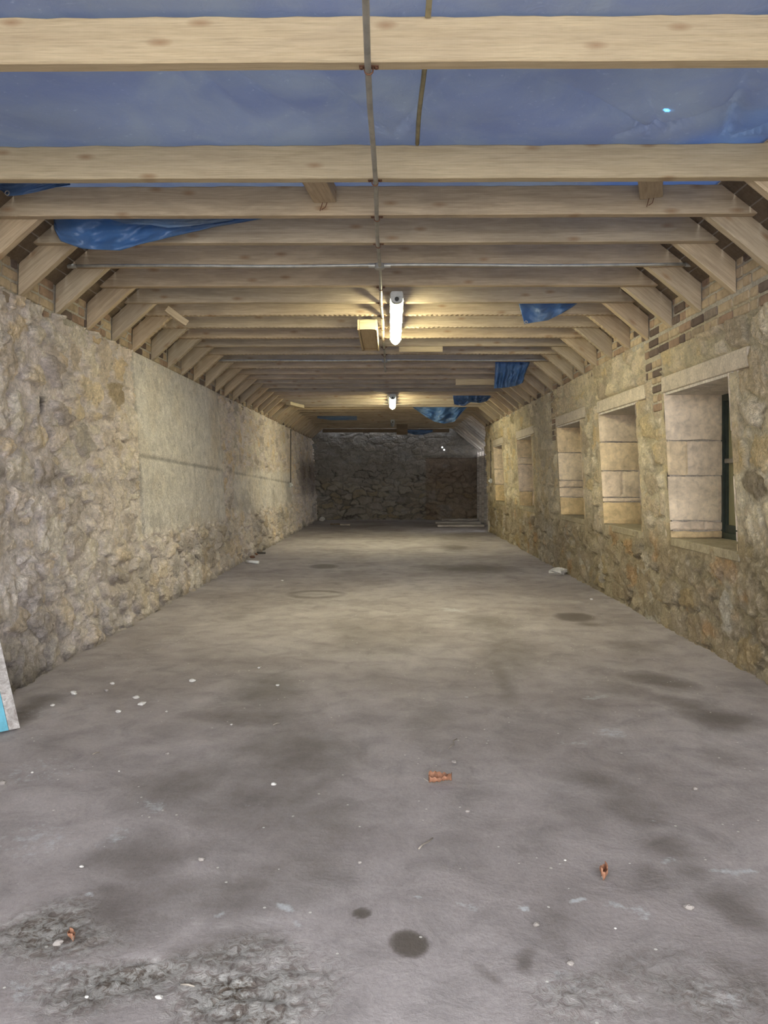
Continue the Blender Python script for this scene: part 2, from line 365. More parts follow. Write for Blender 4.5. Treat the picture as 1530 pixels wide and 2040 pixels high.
# ---------------------------------------------------------------- rubble walls
def pal(r, cols):
    cols = np.array(cols); n = len(cols)
    k = np.clip((r*n).astype(int), 0, n-1); return cols[k]
CREAM = [(.68, .60, .46), (.72, .65, .52), (.62, .51, .33), (.60, .51, .41), (.55, .46, .35), (.70, .63, .52), (.42, .355, .29), (.60, .47, .28), (.66, .58, .48), (.64, .57, .49)]
def rubble(name, yy, zz, Xf, sgn, seed, cells, holes, mask_fn, tint_fn, amp=.056, mort=(.60, .535, .50), smear=.75, gain=(1.42, 1.35, 1.33), sat=.72):
    gain = np.array(gain)
    Y, Z = np.meshgrid(yy, zz, indexing='ij')
    wy = Y+(fbm(Y*3, Z*3, seed+40)-.5)*.22+(vn(Y*16, Z*16, seed+44)-.5)*.03; wz = Z+(fbm(Y*3, Z*3, seed+50)-.5)*.16+(vn(Y*16, Z*16, seed+54)-.5)*.03
    f1, f2, r, r2 = voro(wy, wz, cells[0], cells[1], .85, seed)
    g = f2-f1
    sm = fbm(Y*1.1, Z*1.6, seed+60)
    th = .05+smear*np.clip(r2-.35, 0, 1)*(.4+sm)
    m = sstep(th, th+.16, g+(fbm(Y*18, Z*18, seed+61)-.5)*.34)
    # small packing stones
    h1, h2, q, q2 = voro(wy+7, wz+3, cells[0]*.36, cells[1]*.4, .9, seed+9)
    ms = sstep(.12, .3, h2-h1)*(q2 > .62)*(1-m)
    relief = .6*(fbm(Y*7, Z*7, seed+70)-.5)+.6*(fbm(Y*15, Z*7, seed+77, 5)-.5); chis = np.abs(vn(Y*26+4*relief, Z*9, seed+71)-.5)*2
    h = m*(.35+.9*r2)*amp+ms*amp*.5+relief*amp*1.1+m*(fbm(Y*22, Z*22, seed+72)-.5)*amp*.8-m*chis*amp*.42
    mort_c = np.array(mort)*(.86+.28*fbm(Y*2, Z*2, seed+80))[..., None]
    c = mort_c*(1-m[..., None])+pal(r, CREAM)*m[..., None]
    c = c*(1-ms[..., None]*.8)+pal(q, CREAM)*(ms[..., None]*.8)
    dk = (hsh(np.floor(r*9999), np.floor(r2*9999), 3) > .965)*m
    c = c*(1-dk[..., None]*.40)
    # each wall's own mask, then its tint
    h, c = mask_fn(Y, Z, h, c) if mask_fn else (h, c)
    c = tint_fn(Y, Z, c)
    X = Xf(Z)-sgn*h
    c = c*gain; lu = c.mean(-1, keepdims=True); c = lu+(c-lu)*sat
    c = c*np.minimum(1, .84/c.max(-1, keepdims=True))
    V = np.stack([X, Y, Z], -1).reshape(-1, 3)
    yc = (yy[1:]+yy[:-1])/2; zc = (zz[1:]+zz[:-1])/2; YC, ZC = np.meshgrid(yc, zc, indexing='ij')
    keep = np.ones(YC.shape, bool)
    for (a, b, z0, z1) in holes: keep &= ~((YC > a) & (YC < b) & (ZC > z0) & (ZC < z1))
    return mesh(name, V, grid_faces(len(yy), len(zz), keep), M_rub, None, True, np.clip(c, 0.01, .86).reshape(-1, 3))
def band(x, a, b, e=.03): return sstep(a-e, a+e, x)*(1-sstep(b-e, b+e, x))
# left wall: near rubble, two smooth rendered panels, then flatter masonry
def left_mask(Y, Z, h, c):
    wob = (fbm(Y*3, Z*3, 300)-.5)*.10
    up = Z-EYE
    pan = band(Y+wob*.4, 6.82, 10.25, .02)*sstep(-.62, -.44, up+wob*1.3)
    pan2 = band(Y, 10.9, 17.3, .25)*band(up+wob, -.52, .14, .08)*.75
    strip = (vn(Y*9, Z*1.2, 301)-.5)
    pc = np.stack([.68+.0*Y, .66+.0*Y, .60+.0*Y], -1)*(.88+.22*fbm(Y*1.5, Z*1.5, 302))[..., None]
    drip = sstep(.46, .66, vn(Y*1.7+1.3, Z*.5+fbm(Y, Z*3, 9), 303))*sstep(.0, .45, up+wob)
    brown = np.array([.34, .285, .20])
    pc = pc*(1-.6*drip[..., None])+brown*1.2*(.6*drip[..., None])
    # dark joints between the slabs
    j1 = np.exp(-((up-.17+.03*(Y-8))/.022)**2)*(.5+.5*fbm(Y*9, Z*9, 305)); j2 = np.exp(-((Y-8.75)/.02)**2)*(up < .17); j3 = np.exp(-((Y-6.84)/.02)**2); j4 = np.exp(-((Y-10.23)/.03)**2)
    jj = np.clip(j1*1.3+j2*.9+j3*.9+j4*1.1, 0, 1)
    pc = pc*(1-.55*jj[..., None])
    flat = pan+pan2*(1-pan)
    hp = (fbm(Y*5, Z*5, 306)-.5)*.012-jj*.012+.03*pan+strip*.008*(up < .1)
    c = c*(1-flat[..., None]*.93)+pc*(flat[..., None]*.93)
    h = h*(1-flat)+hp*flat
    # dark red patch at the far end
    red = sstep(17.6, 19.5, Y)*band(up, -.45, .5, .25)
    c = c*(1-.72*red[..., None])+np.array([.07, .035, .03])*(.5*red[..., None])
    # bands of damp mortar
    bt = np.exp(-((up+.02+.012*(Y-5)-wob)/.035)**2)*(Y < 6.8); c = c*(1-.22*bt[..., None])
    h = h*(1-bt*.6)
    for (px, py, rr) in ((72, 812, .055), (225, 522+700-0*1, .0)):
        if rr:
            y0 = 2.3*F/(779-px); z0 = EYE+(953-py)/F*y0
            d = np.sqrt(((Y-y0)*1.0)**2+(Z-z0)**2)+(fbm(Y*20, Z*20, 8)-.5)*.07
            k = sstep(rr*1.2, rr*.8, d); c = c*(1-.9*k[..., None]); h = h-k*.05  # wall hole, the darkness of its void painted into the colour
    return h, c
def left_tint(Y, Z, c):
    up = Z-EYE
    low = sstep(.35, -.6, up)*.5; g = np.array([.60, .575, .585])
    c = c*(1-low[..., None]*.55)+g*(low[..., None]*.55)
    dm = fbm(Y*1.2, Z*2.4, 320); k = sstep(.5, .72, dm)*sstep(.3, -.3, up)
    c = c*(1-.32*k[..., None])
    gold = sstep(.5, .7, fbm(Y*2.2, Z*2.6, 330)); c = c*(1-.2*gold[..., None])+np.array([.66, .55, .36])*(.2*gold[..., None])
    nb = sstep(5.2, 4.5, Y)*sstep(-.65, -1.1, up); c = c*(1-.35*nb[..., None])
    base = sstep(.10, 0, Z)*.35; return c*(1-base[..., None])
yyL = ys_grid(-1.5, YF, .0026, .0125, .05)
zz = np.linspace(-.03, ZLT, 200)
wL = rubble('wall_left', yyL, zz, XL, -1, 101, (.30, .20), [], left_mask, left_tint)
tag(wL, 'left rubble stone wall with smooth rendered panels', None, None, 'structure')
# right wall
def in_brick(Y, up):
    a = ((Y < 6.5) & (up > .99)); b = ((Y > 6.12) & (Y < 6.5) & (up > .80)) | ((Y > 6.14) & (Y < 6.36) & (up > .54)); d = ((Y > 10.1) & (Y < 10.32) & (up > .5))
    return a | b | d
def right_mask(Y, Z, h, c):
    up = Z-EYE
    k = in_brick(Y, up)*1.
    h = h*(1-k)-k*.001
    c = c*(1-k[..., None])+np.array([.52, .49, .43])*k[..., None]
    for (a, b) in WIN:
        lm = band(Y, a-.28, b+.05, .012)*band(Z, WZ1-.01, WZ1+.135, .012); h = h*(1-lm)-.012*lm
    # margins around openings dressed flat
    for (a, b) in WIN:
        m = band(Y, a-.10, b+.12, .02)*band(Z, WZ0-.10, WZ1+.02, .03)
        qn = vn(Z*4.2+a, Z*0, 17)
        h = h*(1-m*.75)+.006*m
        m2 = m*.6; tone = pal(qn, CREAM[:5]); c = c*(1-m2[..., None])+tone*m2[..., None]
    return h, c
def right_tint(Y, Z, c):
    up = Z-EYE
    oc = np.array([.50, .42, .22]); k = .30+.35*sstep(.45, .65, fbm(Y*1.6, Z*1.6, 420))
    c = c*(1-k[..., None]*.6)+oc*(k[..., None]*.6)*1.05
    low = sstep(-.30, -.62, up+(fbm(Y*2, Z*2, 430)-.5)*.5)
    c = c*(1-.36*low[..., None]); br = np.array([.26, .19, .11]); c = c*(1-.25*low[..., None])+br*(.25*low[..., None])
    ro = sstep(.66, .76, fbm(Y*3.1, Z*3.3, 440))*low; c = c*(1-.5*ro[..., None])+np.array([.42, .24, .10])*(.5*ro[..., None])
    gr = band(Y, 10.3, 11.6, .25); c = c*(1-.35*gr[..., None])+np.array([.40, .37, .33])*(.35*gr[..., None])
    lime = sstep(.62, .72, fbm(Y*3.3, Z*4, 450))*sstep(-.5, -.8, up); c = c*(1-.5*lime[..., None])+np.array([.5, .49, .46])*(.5*lime[..., None])
    return c
ex = [v for w in WIN for v in w]
yyR = ys_grid(-1.5, YBAY, .0026, .0125, .05, ex)
zzR = np.linspace(-.03, ZRT, 200)
for e in (WZ0, WZ1): zzR[int(np.argmin(np.abs(zzR-e)))] = e
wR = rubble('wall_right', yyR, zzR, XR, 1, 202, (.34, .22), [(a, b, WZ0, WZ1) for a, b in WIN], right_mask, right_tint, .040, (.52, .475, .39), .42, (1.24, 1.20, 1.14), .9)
tag(wR, 'right rubble stone wall pierced by five deep windows', None, None, 'structure')
# wall cores give the walls their thickness
ones = lambda mb, c=(.42, .38, .33): np.tile(np.array(c), (len(mb.v), 1))
m = MB().box(-2.85, -2.42, -1.5, YF+.4, -.03, ZLT+.3); m.build('wall_core', M_mortar, wL, col=ones(m))
m = MB()
def rc(y0, y1, z0, z1): m.box(2.36, 2.66, y0, y1, z0, z1)
rc(-1.5, YBAY, -.03, WZ0-.07); rc(-1.5, YBAY, WZ1+.13, ZRT+.30)
py = -1.5
for (a, b) in WIN: rc(py, a-.09, WZ0-.07, WZ1+.13); py = b+.16
rc(py, YBAY, WZ0-.07, WZ1+.13)
m.box(2.20, 2.66, YBAY-.05, YBAY, 0, ZRT)
m.build('wall_core', M_mortar, wR, col=ones(m))
# brick infill between the rafter feet and brick patches
def bricks(side, regions, seed):
    rnd = random.Random(seed); mb = MB()
    for (y0, y1, z0, z1) in regions:
        r = 0; z = z0
        while z < z1-.03:
            zt = min(z+.062, z1); off = .11*(r % 2)
            y = y0-off
            while y < y1:
                L = rnd.choice((.21, .21, .21, .10)); a = max(y, y0); b = min(y+L, y1)
                if b-a > .03:
                    zc = (z+zt)/2; x = XL(min(zc, ZLT)) if side < 0 else XR(min(zc, ZRT))
                    j = rnd.uniform(-.002, .003)
                    x0, x1 = sorted((x-side*(.007+j), x+side*.03))
                    mb.bbox(x0, x1, a+rnd.uniform(0, .004), b-rnd.uniform(0, .004), z+rnd.uniform(0, .003), zt-rnd.uniform(0, .003), .006)
                y += L+.013
            z += .075; r += 1
    return mb
def gaps():
    g = []
    for i, y in enumerate(TIES):
        a = y+2*TT+.012; b = (TIES[i+1] if i+1 < len(TIES) else YF-.1)+TT-.004
        g.append((a, b))
    return g
mbL = bricks(-1, [(a, b, ZLT+.012, ZLT+.235) for a, b in gaps()]+[(a+.05, b-.1, ZLT-.07, ZLT) for k, (a, b) in enumerate(gaps()) if k % 3 != 1 and b < 6.8 or 10.3 < a < 12], 3)
mbL.build('brick_infill', M_brick, wL)
gR = [(a, b, ZRT+.012, ZRT+.23) for a, b in gaps() if b < YBAY+.3]
mbR = bricks(1, gR+[(2.6, 6.5, EYE+.995, EYE+1.15), (6.13, 6.5, EYE+.82, EYE+.99), (6.15, 6.36, EYE+.545, EYE+.82), (10.12, 10.32, EYE+.5, EYE+1.14)]+[(a, a+.3, ZRT-.07, ZRT) for k, (a, b) in enumerate(gaps()) if 6.5 < b < 17 and k % 2], 4)
mbR.build('brick_infill', M_brick, wR)
def backing(side):
    mb = MB()
    if side < 0: mb.box(XL(ZLT)-.09, XL(ZLT)-.001, -1.5, YF, ZLT-.03, ZLT+.27)
    else: mb.box(XR(ZRT)+.001, XR(ZRT)+.09, -1.5, YBAY, ZRT-.03, ZRT+.27)
    mb.build('wall_head_mortar', M_mortar, wL if side < 0 else wR, col=ones(mb, (.40, .37, .32)))
backing(-1); backing(1)

# far wall
def far_wall():
    xx = np.arange(-2.6, 2.78, .018); zc = np.arange(-.03, ZT+.35, .018)
    X, Z = np.meshgrid(xx, zc, indexing='ij')
    wx = X+(fbm(X*4, Z*4, 640)-.5)*.4; wz = Z+(fbm(X*4, Z*4, 650)-.5)*.25
    f1, f2, r, r2 = voro(wx, wz, .34, .16, .8, 611)
    mk = sstep(.06, .2, f2-f1); up = Z-EYE
    clear = sstep(.1, -.2, up+(fbm(X*1.5, Z, 660)-.5)*.8)*.7+.3
    mk = mk*clear
    c = np.array([.255, .235, .22])*(.7+.6*fbm(X*2, Z*2, 670))[..., None]
    c = c*(1-mk[..., None]*.6)+pal(r, CREAM)*.62*(mk[..., None]*.6)
    holes = (sstep(.09, .02, f2-f1)*(fbm(X*3, Z*3, 671) > .5)*(up < .25))
    c = c*(1-.4*holes[..., None])
    x0, x1 = PD(848, 900, YF).x, PD(950, 900, YF).x; z1 = PD(848, 912, YF).z
    d = band(X, x0, x1, .03)*(1-sstep(z1-.03, z1+.03, Z))
    red = np.array([.26, .175, .12])*(.65+.7*fbm(X*3, Z*5, 680))[..., None]
    c = c*(1-.5*d[..., None])+red*(.5*d[..., None])
    lt = band(X, x0-.1, x1, .03)*band(Z, z1, z1+.09, .02); c = c*(1-.2*lt[..., None])
    ln = sstep(.02, .0, np.abs(Z-(z1-.02)))*d; c = c*(1-.5*ln[..., None])
    gl = sstep(.60, .7, fbm(X*2.5, Z*5, 690)); c = c*(1-.3*gl[..., None])+np.array([.33, .33, .34])*(.3*gl[..., None])
    h = mk*.03*(r2+.3)+(fbm(X*5, Z*5, 700)-.5)*.03-holes*.04
    Y = YF-h
    keep = np.ones((len(xx)-1, len(zc)-1), bool)
    for (px, py) in ((880, 892), (884, 897)):
        p = PD(px, py, YF); i = int((p.x+2.6)/.018); j = int((p.z+.03)/.018); keep[i:i+2, j:j+2] = False
    o = mesh('wall_back', np.stack([X, Y, Z], -1).reshape(-1, 3), grid_faces(len(xx), len(zc), keep), M_far, None, True, np.clip(c*.85, .01, 1).reshape(-1, 3))
    tag(o, 'dark far end wall of rubble with a blocked reddish doorway', None, None, 'structure')
far_wall()
# side bay at the far right: timber stud partition
bay = empty('wall_bay', (2.62, YBAY, 0)); tag(bay, 'boarded partition in the far right corner bay', None, None, 'structure')
mb = MB()
x = 0
for k in range(9): mb.box(0, .03, .02 if k < 4 else .45, YF-YBAY, .0+k*.21, .2+k*.21)  # upper boards stop short: unseen gap added to let daylight rake in
mb.build('boarding', M_sark, bay)
mb = MB().box(-.35, .04, 0, .02, 0, EYE+1.1); mb.build('return_boarding', M_sark, bay)

# ---------------------------------------------------------------- windows
def window(n, ya, yb, courses):
    e = empty('window_%d' % n, ((XR(WZ0)+XR(WZ1))/2, (ya+yb)/2, WZ0))
    words = ['nearest', 'second nearest', 'middle', 'second farthest', 'farthest']
    tag(e, '%s deep window recess in the right stone wall' % words[n-1], None, None, 'structure')
    ox, oy, oz = e.location; xi = XR(WZ0)-ox; D = .42; rnd = random.Random(n*5)
    H = WZ1-WZ0
    for side in (1, -1):     # far jamb faces the viewer
        mb = MB(); yf = (yb if side > 0 else ya)-oy
        z = 0
        for ci, (hh, split) in enumerate(courses):
            h = hh*H
            xs = [0, D] if not split else [0, split*D, D]
            for s0, s1 in zip(xs[:-1], xs[1:]):
                nx, nz = 8, 6; base = len(mb.v)
                dep = rnd.uniform(-.004, .010)
                for i in range(nx+1):
                    for j in range(nz+1):
                        u = i/nx; w = j/nz
                        bul = .030*(1-(2*((s0+(s1-s0)*u)/D)-1)**2)+.007*min(1, 8*u, 8*(1-u))*min(1, 8*w, 8*(1-w))+rnd.uniform(-.0015, .0015)+dep
                        mb.v.append((xi-.014+(XR(WZ0+z+h*w)-XR(WZ0))*(1-(s0+(s1-s0)*u)/D)+s0+(s1-s0)*u, yf+-side*.001-side*bul, z+.006+(h-.012)*w+(rnd.uniform(-.004, .004) if j in (0, nz) else 0)))
                for i in range(nx):
                    for j in range(nz):
                        a = base+i*(nz+1)+j; q = [a, a+1, a+nz+2, a+nz+1]
                        mb.f.append(q if side > 0 else q[::-1])
            z += h
        mb.build('jamb', M_ash, e)
        k = MB().box(xi+.004, xi+D+.02, yf+.003 if side > 0 else yf-.10, yf+.17 if side > 0 else yf-.003, 0, H)
        k.v = [((XR(WZ1)-ox-.002) if (a < xi+.1 and c_ > H/2) else a, b_, c_) for a, b_, c_ in k.v]
        k.build('jamb_backing', M_mortar, e, col=ones(k, (.62, .54, .45)))
    # lintel runs past the opening, its face flush with the wall
    k = MB().bbox(XR(WZ1)-ox-.018, XR(WZ1)-ox+.30, ya-oy-.27, yb-oy+.04, H+.001, H+.125, .006)
    k.build('lintel', M_mortar, e, col=ones(k, (.57, .50, .415)))
    k = MB().box(XR(WZ1)-ox-.004, xi+D+.05, ya-oy-.05, yb-oy+.05, H-.02, H); k.build('lintel_soffit', M_mortar, e, col=ones(k, (.60, .55, .50)))
    k = MB().bbox(xi-.012, xi+D+.03, ya-oy-.01, yb-oy+.01, -.06, .004, .006); k.build('sill', M_mortar, e, col=ones(k, (.36, .31, .22)))
    fx = xi+D-.04; w = (yb-ya)/2
    fr = MB().box(fx, fx+.07, -w, -w+.035, 0, H).box(fx, fx+.07, w-.035, w, 0, H).box(fx, fx+.07, -w+.035, w-.035, H-.07, H-.02).box(fx, fx+.07, -w+.035, w-.035, 0, .05)
    fr = fr.build('window_frame', M_green, e)
    sa = MB().box(fx+.015, fx+.05, -w+.035, -w+.07, .05, H-.07).box(fx+.015, fx+.05, w-.07, w-.035, .05, H-.07).box(fx+.015, fx+.05, -.02, .02, .05, H-.07)
    sa.box(fx+.015, fx+.05, -w+.07, w-.07, .05, .11).box(fx+.015, fx+.05, -w+.07, w-.07, H-.11, H-.07)
    sa = sa.build('sash', M_green, e)
    MB().box(fx+.005, fx+.05, -w+.05, w-.05, H*.515, H*.545).build('meeting_rail', plain('grey_rail_paint_%d' % n, (.22, .20, .18), .6), e)
    MB().box(fx+.03, fx+.036, -w+.065, w-.065, .10, H-.10).build('pane', M_pane, e)
    return e
C1 = [(.055, 0), (.065, .6), (.31, 0), (.24, .33), (.33, 0)]
window(1, *WIN[0], C1)
window(2, *WIN[1], [(.20, 0), (.04, 0), (.24, .45), (.26, 0), (.26, 0)])
window(3, *WIN[2], [(.20, 0), (.11, 0), (.08, 0), (.31, 0), (.30, 0)])
window(4, *WIN[3], [(.22, .5), (.40, 0), (.10, 0), (.28, 0)])
window(5, *WIN[4], [(.30, 0), (.28, 0), (.42, 0)])

# ---------------------------------------------------------------- roof boarding over the rafters
tl = (1.45-1.134)/(2.33-1.98); tr_ = (1.45-1.145)/(2.137-1.771)
aL = math.atan(tl); aR = math.atan(tr_); RD = .15
ceil = empty('ceiling', (0, 0, ZT)); tag(ceil, 'boarded roof slopes above the rafters', None, None, 'structure')
def low_edge(side, x):  # height (world) of a rafter's lower edge at |x|
    return EYE+1.45-(x-1.98)*tl if side < 0 else EYE+1.45-(x-1.771)*tr_
for side in (-1, 1):
    a = aL if side < 0 else aR; mb = MB()
    x = 1.80 if side > 0 else 2.01; sp = .11*math.cos(a)
    xe = 2.62 if side < 0 else 2.42
    off = RD/math.cos(a)+.004
    while x < xe:
        x2 = x+sp-.006
        p = [(side*x, low_edge(side, x)+off), (side*x2, low_edge(side, x2)+off), (side*x2, low_edge(side, x2)+off+.025), (side*x, low_edge(side, x)+off+.025)]
        n = len(mb.v)
        for y in (-1.5, YF): mb.v += [(q[0], y, q[1]-ZT) for q in p]
        mb.f += [[n, n+1, n+5, n+4], [n+1, n+2, n+6, n+5], [n+2, n+3, n+7, n+6], [n+3, n, n+4, n+7], [n, n+3, n+2, n+1], [n+4, n+5, n+6, n+7]]
        x += sp
    if side > 0:
        x = 2.40
        while x < 2.8:
            x2 = x+sp-.006; n = len(mb.v)
            p = [(x, low_edge(1, x)+off), (x2, low_edge(1, x2)+off), (x2, low_edge(1, x2)+off+.025), (x, low_edge(1, x)+off+.025)]
            for y in (YBAY, YF): mb.v += [(q[0], y, q[1]-ZT) for q in p]
            mb.f += [[n, n+1, n+5, n+4], [n+1, n+2, n+6, n+5], [n+2, n+3, n+7, n+6], [n+3, n, n+4, n+7]]
            x += sp
    mb.build('roof_boarding', M_sark, ceil)

mb = MB(); y = 15.6
while y < YF-.2: mb.box(-2.1, 1.9, y, y+.14, DT+.08, DT+.10); y += .143
mb.build('light_block_boards', M_sark, ceil)  # unseen boards added above the sheet to keep daylight off the far end
# ---------------------------------------------------------------- tie beams and rafters
ORD = ['first', 'second', 'third', 'fourth', 'fifth', 'sixth', 'seventh', 'eighth', 'ninth', 'tenth', 'eleventh', 'twelfth', 'thirteenth', 'fourteenth', 'fifteenth', 'sixteenth', 'seventeenth', 'eighteenth', 'nineteenth', 'twentieth']
TW = {1: 'twenty-', 2: 'thirty-'}
def ordn(k):
    if k < 20: return ORD[k]
    t_, u = divmod(k+1, 10)
    if u == 0: return {3: 'thirtieth', 4: 'fortieth'}[t_]
    return {2: 'twenty-', 3: 'thirty-'}[t_]+ORD[u-1]
def beam(name, L0b, L0t, L1b, L1t, t, d, mat, seed, serr=0., wane=.004, loc=(0, 0, 0), rot=(0, 0, 0), parent=None):
    # local x = length, y = thickness (0..t), z = depth (0..d); ends may be raked
    rnd = random.Random(seed); L = max(L1b, L1t)-min(L0b, L0t)
    n = int(L/.022) if serr else max(10, int(L/.06))
    V = []; c = .004
    ph = [rnd.uniform(0, 6.28) for _ in range(6)]
    bow = rnd.uniform(-.004, .004)
    for i in range(n+1):
        u = i/n
        xb = L0b+(L1b-L0b)*u; xt = L0t+(L1t-L0t)*u
        xm = xb
        w1 = wane*(.35*math.sin(xm*2.1+ph[0])+.3*math.sin(xm*9.3+ph[1])+.3*math.sin(xm*23+ph[2]))*.5+rnd.uniform(-.0016, .0016)
        w0 = wane*.12*(math.sin(xm*1.3+ph[3])+.6*math.sin(xm*7.3+ph[4]))+rnd.uniform(-.0006, .0006)
        sg = bow*math.sin(u*PI)
        tooth = (serr if i % 2 else -serr)*rnd.uniform(.5, 1.1) if serr else 0
        zb = w0+sg; zt = d+w1+sg
        V += [(xb, c, zb+tooth), (xb, t-c, zb+tooth*.6), (xb, t, zb+c), (xt, t, zt-c), (xt, t-c, zt), (xt, c, zt), (xt, 0, zt-c), (xb, 0, zb+c+tooth*.5)]
    Fc = []
    for i in range(n):
        for k in range(8):
            j = (k+1) % 8
            Fc.append([i*8+k, i*8+8+k, i*8+8+j, i*8+j])
    Fc.append(list(range(8))); Fc.append([n*8+k for k in range(7, -1, -1)])
    return mesh(name, V, Fc, mat, parent, False, loc=loc, rot=rot)
lastT = len(TIES)-1
for i, y in enumerate(TIES):
    o = beam('tie_beam', -2.204, -2.027, 2.005, 1.813, TT, DT, M_pale if i < 2 else M_pine, 10+i, .0045 if 7 <= i <= 13 and i != 10 else 0, .010 if i < 2 else .005,  # nearest two get paler wood: daylight falloff put into the colour
             loc=(0, y, ZT), rot=(0, 0, 0))
    extra = {0: 'pale sawn pine tie beam nearest the open end, across the top', 1: 'pale knotty pine tie beam just behind the wide blue gap',
             4: 'pine tie beam carrying the nearer crosswise conduit'}.get(i, 'weathered pine tie beam, %s from the open end' % ordn(i))
    tag(o, extra, 'beam', 'tie beams across the shed')
for side in (-1, 1):
    a = aL if side < 0 else aR
    for i, y in enumerate(TIES):
        longr = side > 0 and y > YBAY-.2
        xf = (2.324 if side < 0 else 2.132) if not longr else 2.56
        xt = 1.98 if side < 0 else 1.771
        # local frame: x runs down the slope; ends cut plumb at the wall
        L = (xf-xt)/math.cos(a)
        z0 = low_edge(side, xt)
        dd = RD*math.tan(a)
        up = .06  # length above the tie's soffit line
        if side < 0:
            rot = (0, -a, 0)
            # local +x toward the ridge (up slope)
            o = beam('rafter', 0, dd if not longr else 0, L+up, L+up-.15, TT, RD, M_pine, 300+i, .004 if 7 <= i <= 12 else 0, .003,
                     loc=(-xf, y+TT+.002, low_edge(-1, xf)), rot=rot)
        else:
            rot = (0, a, 0)
            o = beam('rafter', -up, -up+.15, L, L-dd, TT, RD, M_grey if longr else M_pine, 500+i, .004 if 7 <= i <= 12 else 0, .003,
                     loc=(xt, y+TT+.002, z0), rot=rot)
        sd = 'left' if side < 0 else 'right'
        tag(o, ('long daylit-toned rafter in the far right corner bay behind the %s tie beam' % ordn(i)) if longr else 'short slanting rafter on the %s wall, behind the %s tie beam' % (sd, ordn(i)),
            'rafter', 'rafters along the %s wall' % sd)
        if longr:
            st = MB().bbox(2.50, 2.60, y+TT+.002, y+TT+.062, 0, low_edge(1, 2.60)-.01, .004).build('wall_stud', M_grey)
            tag(st, 'upright daylit-toned stud in the far right bay below the %s rafter' % ordn(i), 'stud', 'studs of the far right bay')

# ---------------------------------------------------------------- roof tarpaulin laid on the ties
def roof_tarp():
    yy = np.concatenate([np.concatenate([np.arange(-1.5, 2.2, .1), np.arange(2.2, 4.4, .02)]), np.arange(4.4, YF-.02, .14)]); xx = np.linspace(-2.02, 1.80, 190)
    Y, X = np.meshgrid(yy, xx, indexing='ij')
    near = sstep(4.4, 4.1, Y)
    h = np.zeros(X.shape)+.012
    # tension folds fanning out from nail points on the second tie
    for (px, py, ang, w) in ((1315, 280, -.9, .9), (1315, 280, -.45, .5), (1440, 285, -.25, .8), (1440, 285, .5, 1.), (1300, 282, .6, .5), (780, 285, .4, .5), (780, 285, -.5, .5), (300, 146, 2.6, .6), (300, 146, 2.9, .5), (310, 146, 2.3, .5), (300, 146, 3.2, .4), (1200, 283, 1.1, .5)):
        p = PD(px, py, 3.69 if py > 200 else 2.74)
        dx = X-p.x; dy = Y-p.y; co, si = math.cos(ang), math.sin(ang)
        along = dx*si-dy*co; across = dx*co+dy*si          # fold runs away from the nail, towards the viewer for ang 0
        wd = .012+.05*np.clip(along, 0, 1)
        h += w*.050*np.exp(-(across/wd)**2)*sstep(0, .15, along)*sstep(1.3, .4, along)
    h += (fbm(X*1.3, Y*1.8, 900)-.5)*.03*near+(fbm(X*5, Y*3, 901)-.5)*.010*near
    tx = np.ones(X.shape+(3,)); tx *= (.85+.3*fbm(X*1.2, Y*2, 903))[..., None]
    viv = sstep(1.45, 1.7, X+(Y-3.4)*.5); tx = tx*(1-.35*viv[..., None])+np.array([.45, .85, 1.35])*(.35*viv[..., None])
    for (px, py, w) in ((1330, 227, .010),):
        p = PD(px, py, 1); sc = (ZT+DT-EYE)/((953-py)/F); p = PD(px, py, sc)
        k = np.exp(-(((X-p.x)**2+(Y-p.y)**2)/w**2)); tx += k[..., None]*np.array([1.5, 5., 7.])  # daylight through a pinhole, painted as a bright cyan tint
    Z = ZT+DT+h
    bag = np.exp(-((X-1.72)/.22)**2)*band(Y, 2.9, 3.70, .1)*.045; Z = Z-bag*sstep(3.70, 3.5, Y)
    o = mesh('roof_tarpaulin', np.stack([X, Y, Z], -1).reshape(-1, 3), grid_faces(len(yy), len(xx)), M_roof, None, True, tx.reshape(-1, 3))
    s = o.modifiers.new('thickness', 'SOLIDIFY'); s.thickness = .001; s.offset = 1
    tag(o, 'large dusty blue tarpaulin stretched over the tops of the tie beams', 'tarpaulin')
roof_tarp()
# strap under the sheet, seen through the gaps
st = MB()
p0 = PD(856, 0, 2.60); 
st.box(.118, .138, 1.9, 2.672, ZT+DT-.012, ZT+DT-.004)
o = st.build('webbing_strap', plain('olive_webbing', (.33, .29, .18), .9)); tag(o, 'olive webbing strap under the blue sheet in front of the nearest beam', 'strap')
pts = []
for k in range(9):
    u = k/8; pts.append((.130-.006*u+.003*math.sin(u*7), 2.76+.93*u, ZT+DT-.006-.006*math.sin(u*3)))
o = MB().tube(pts, .010, 6).build('webbing_strap', bpy.data.materials['olive_webbing'], None, True); tag(o, 'olive webbing strap crossing the wide blue gap', 'strap')

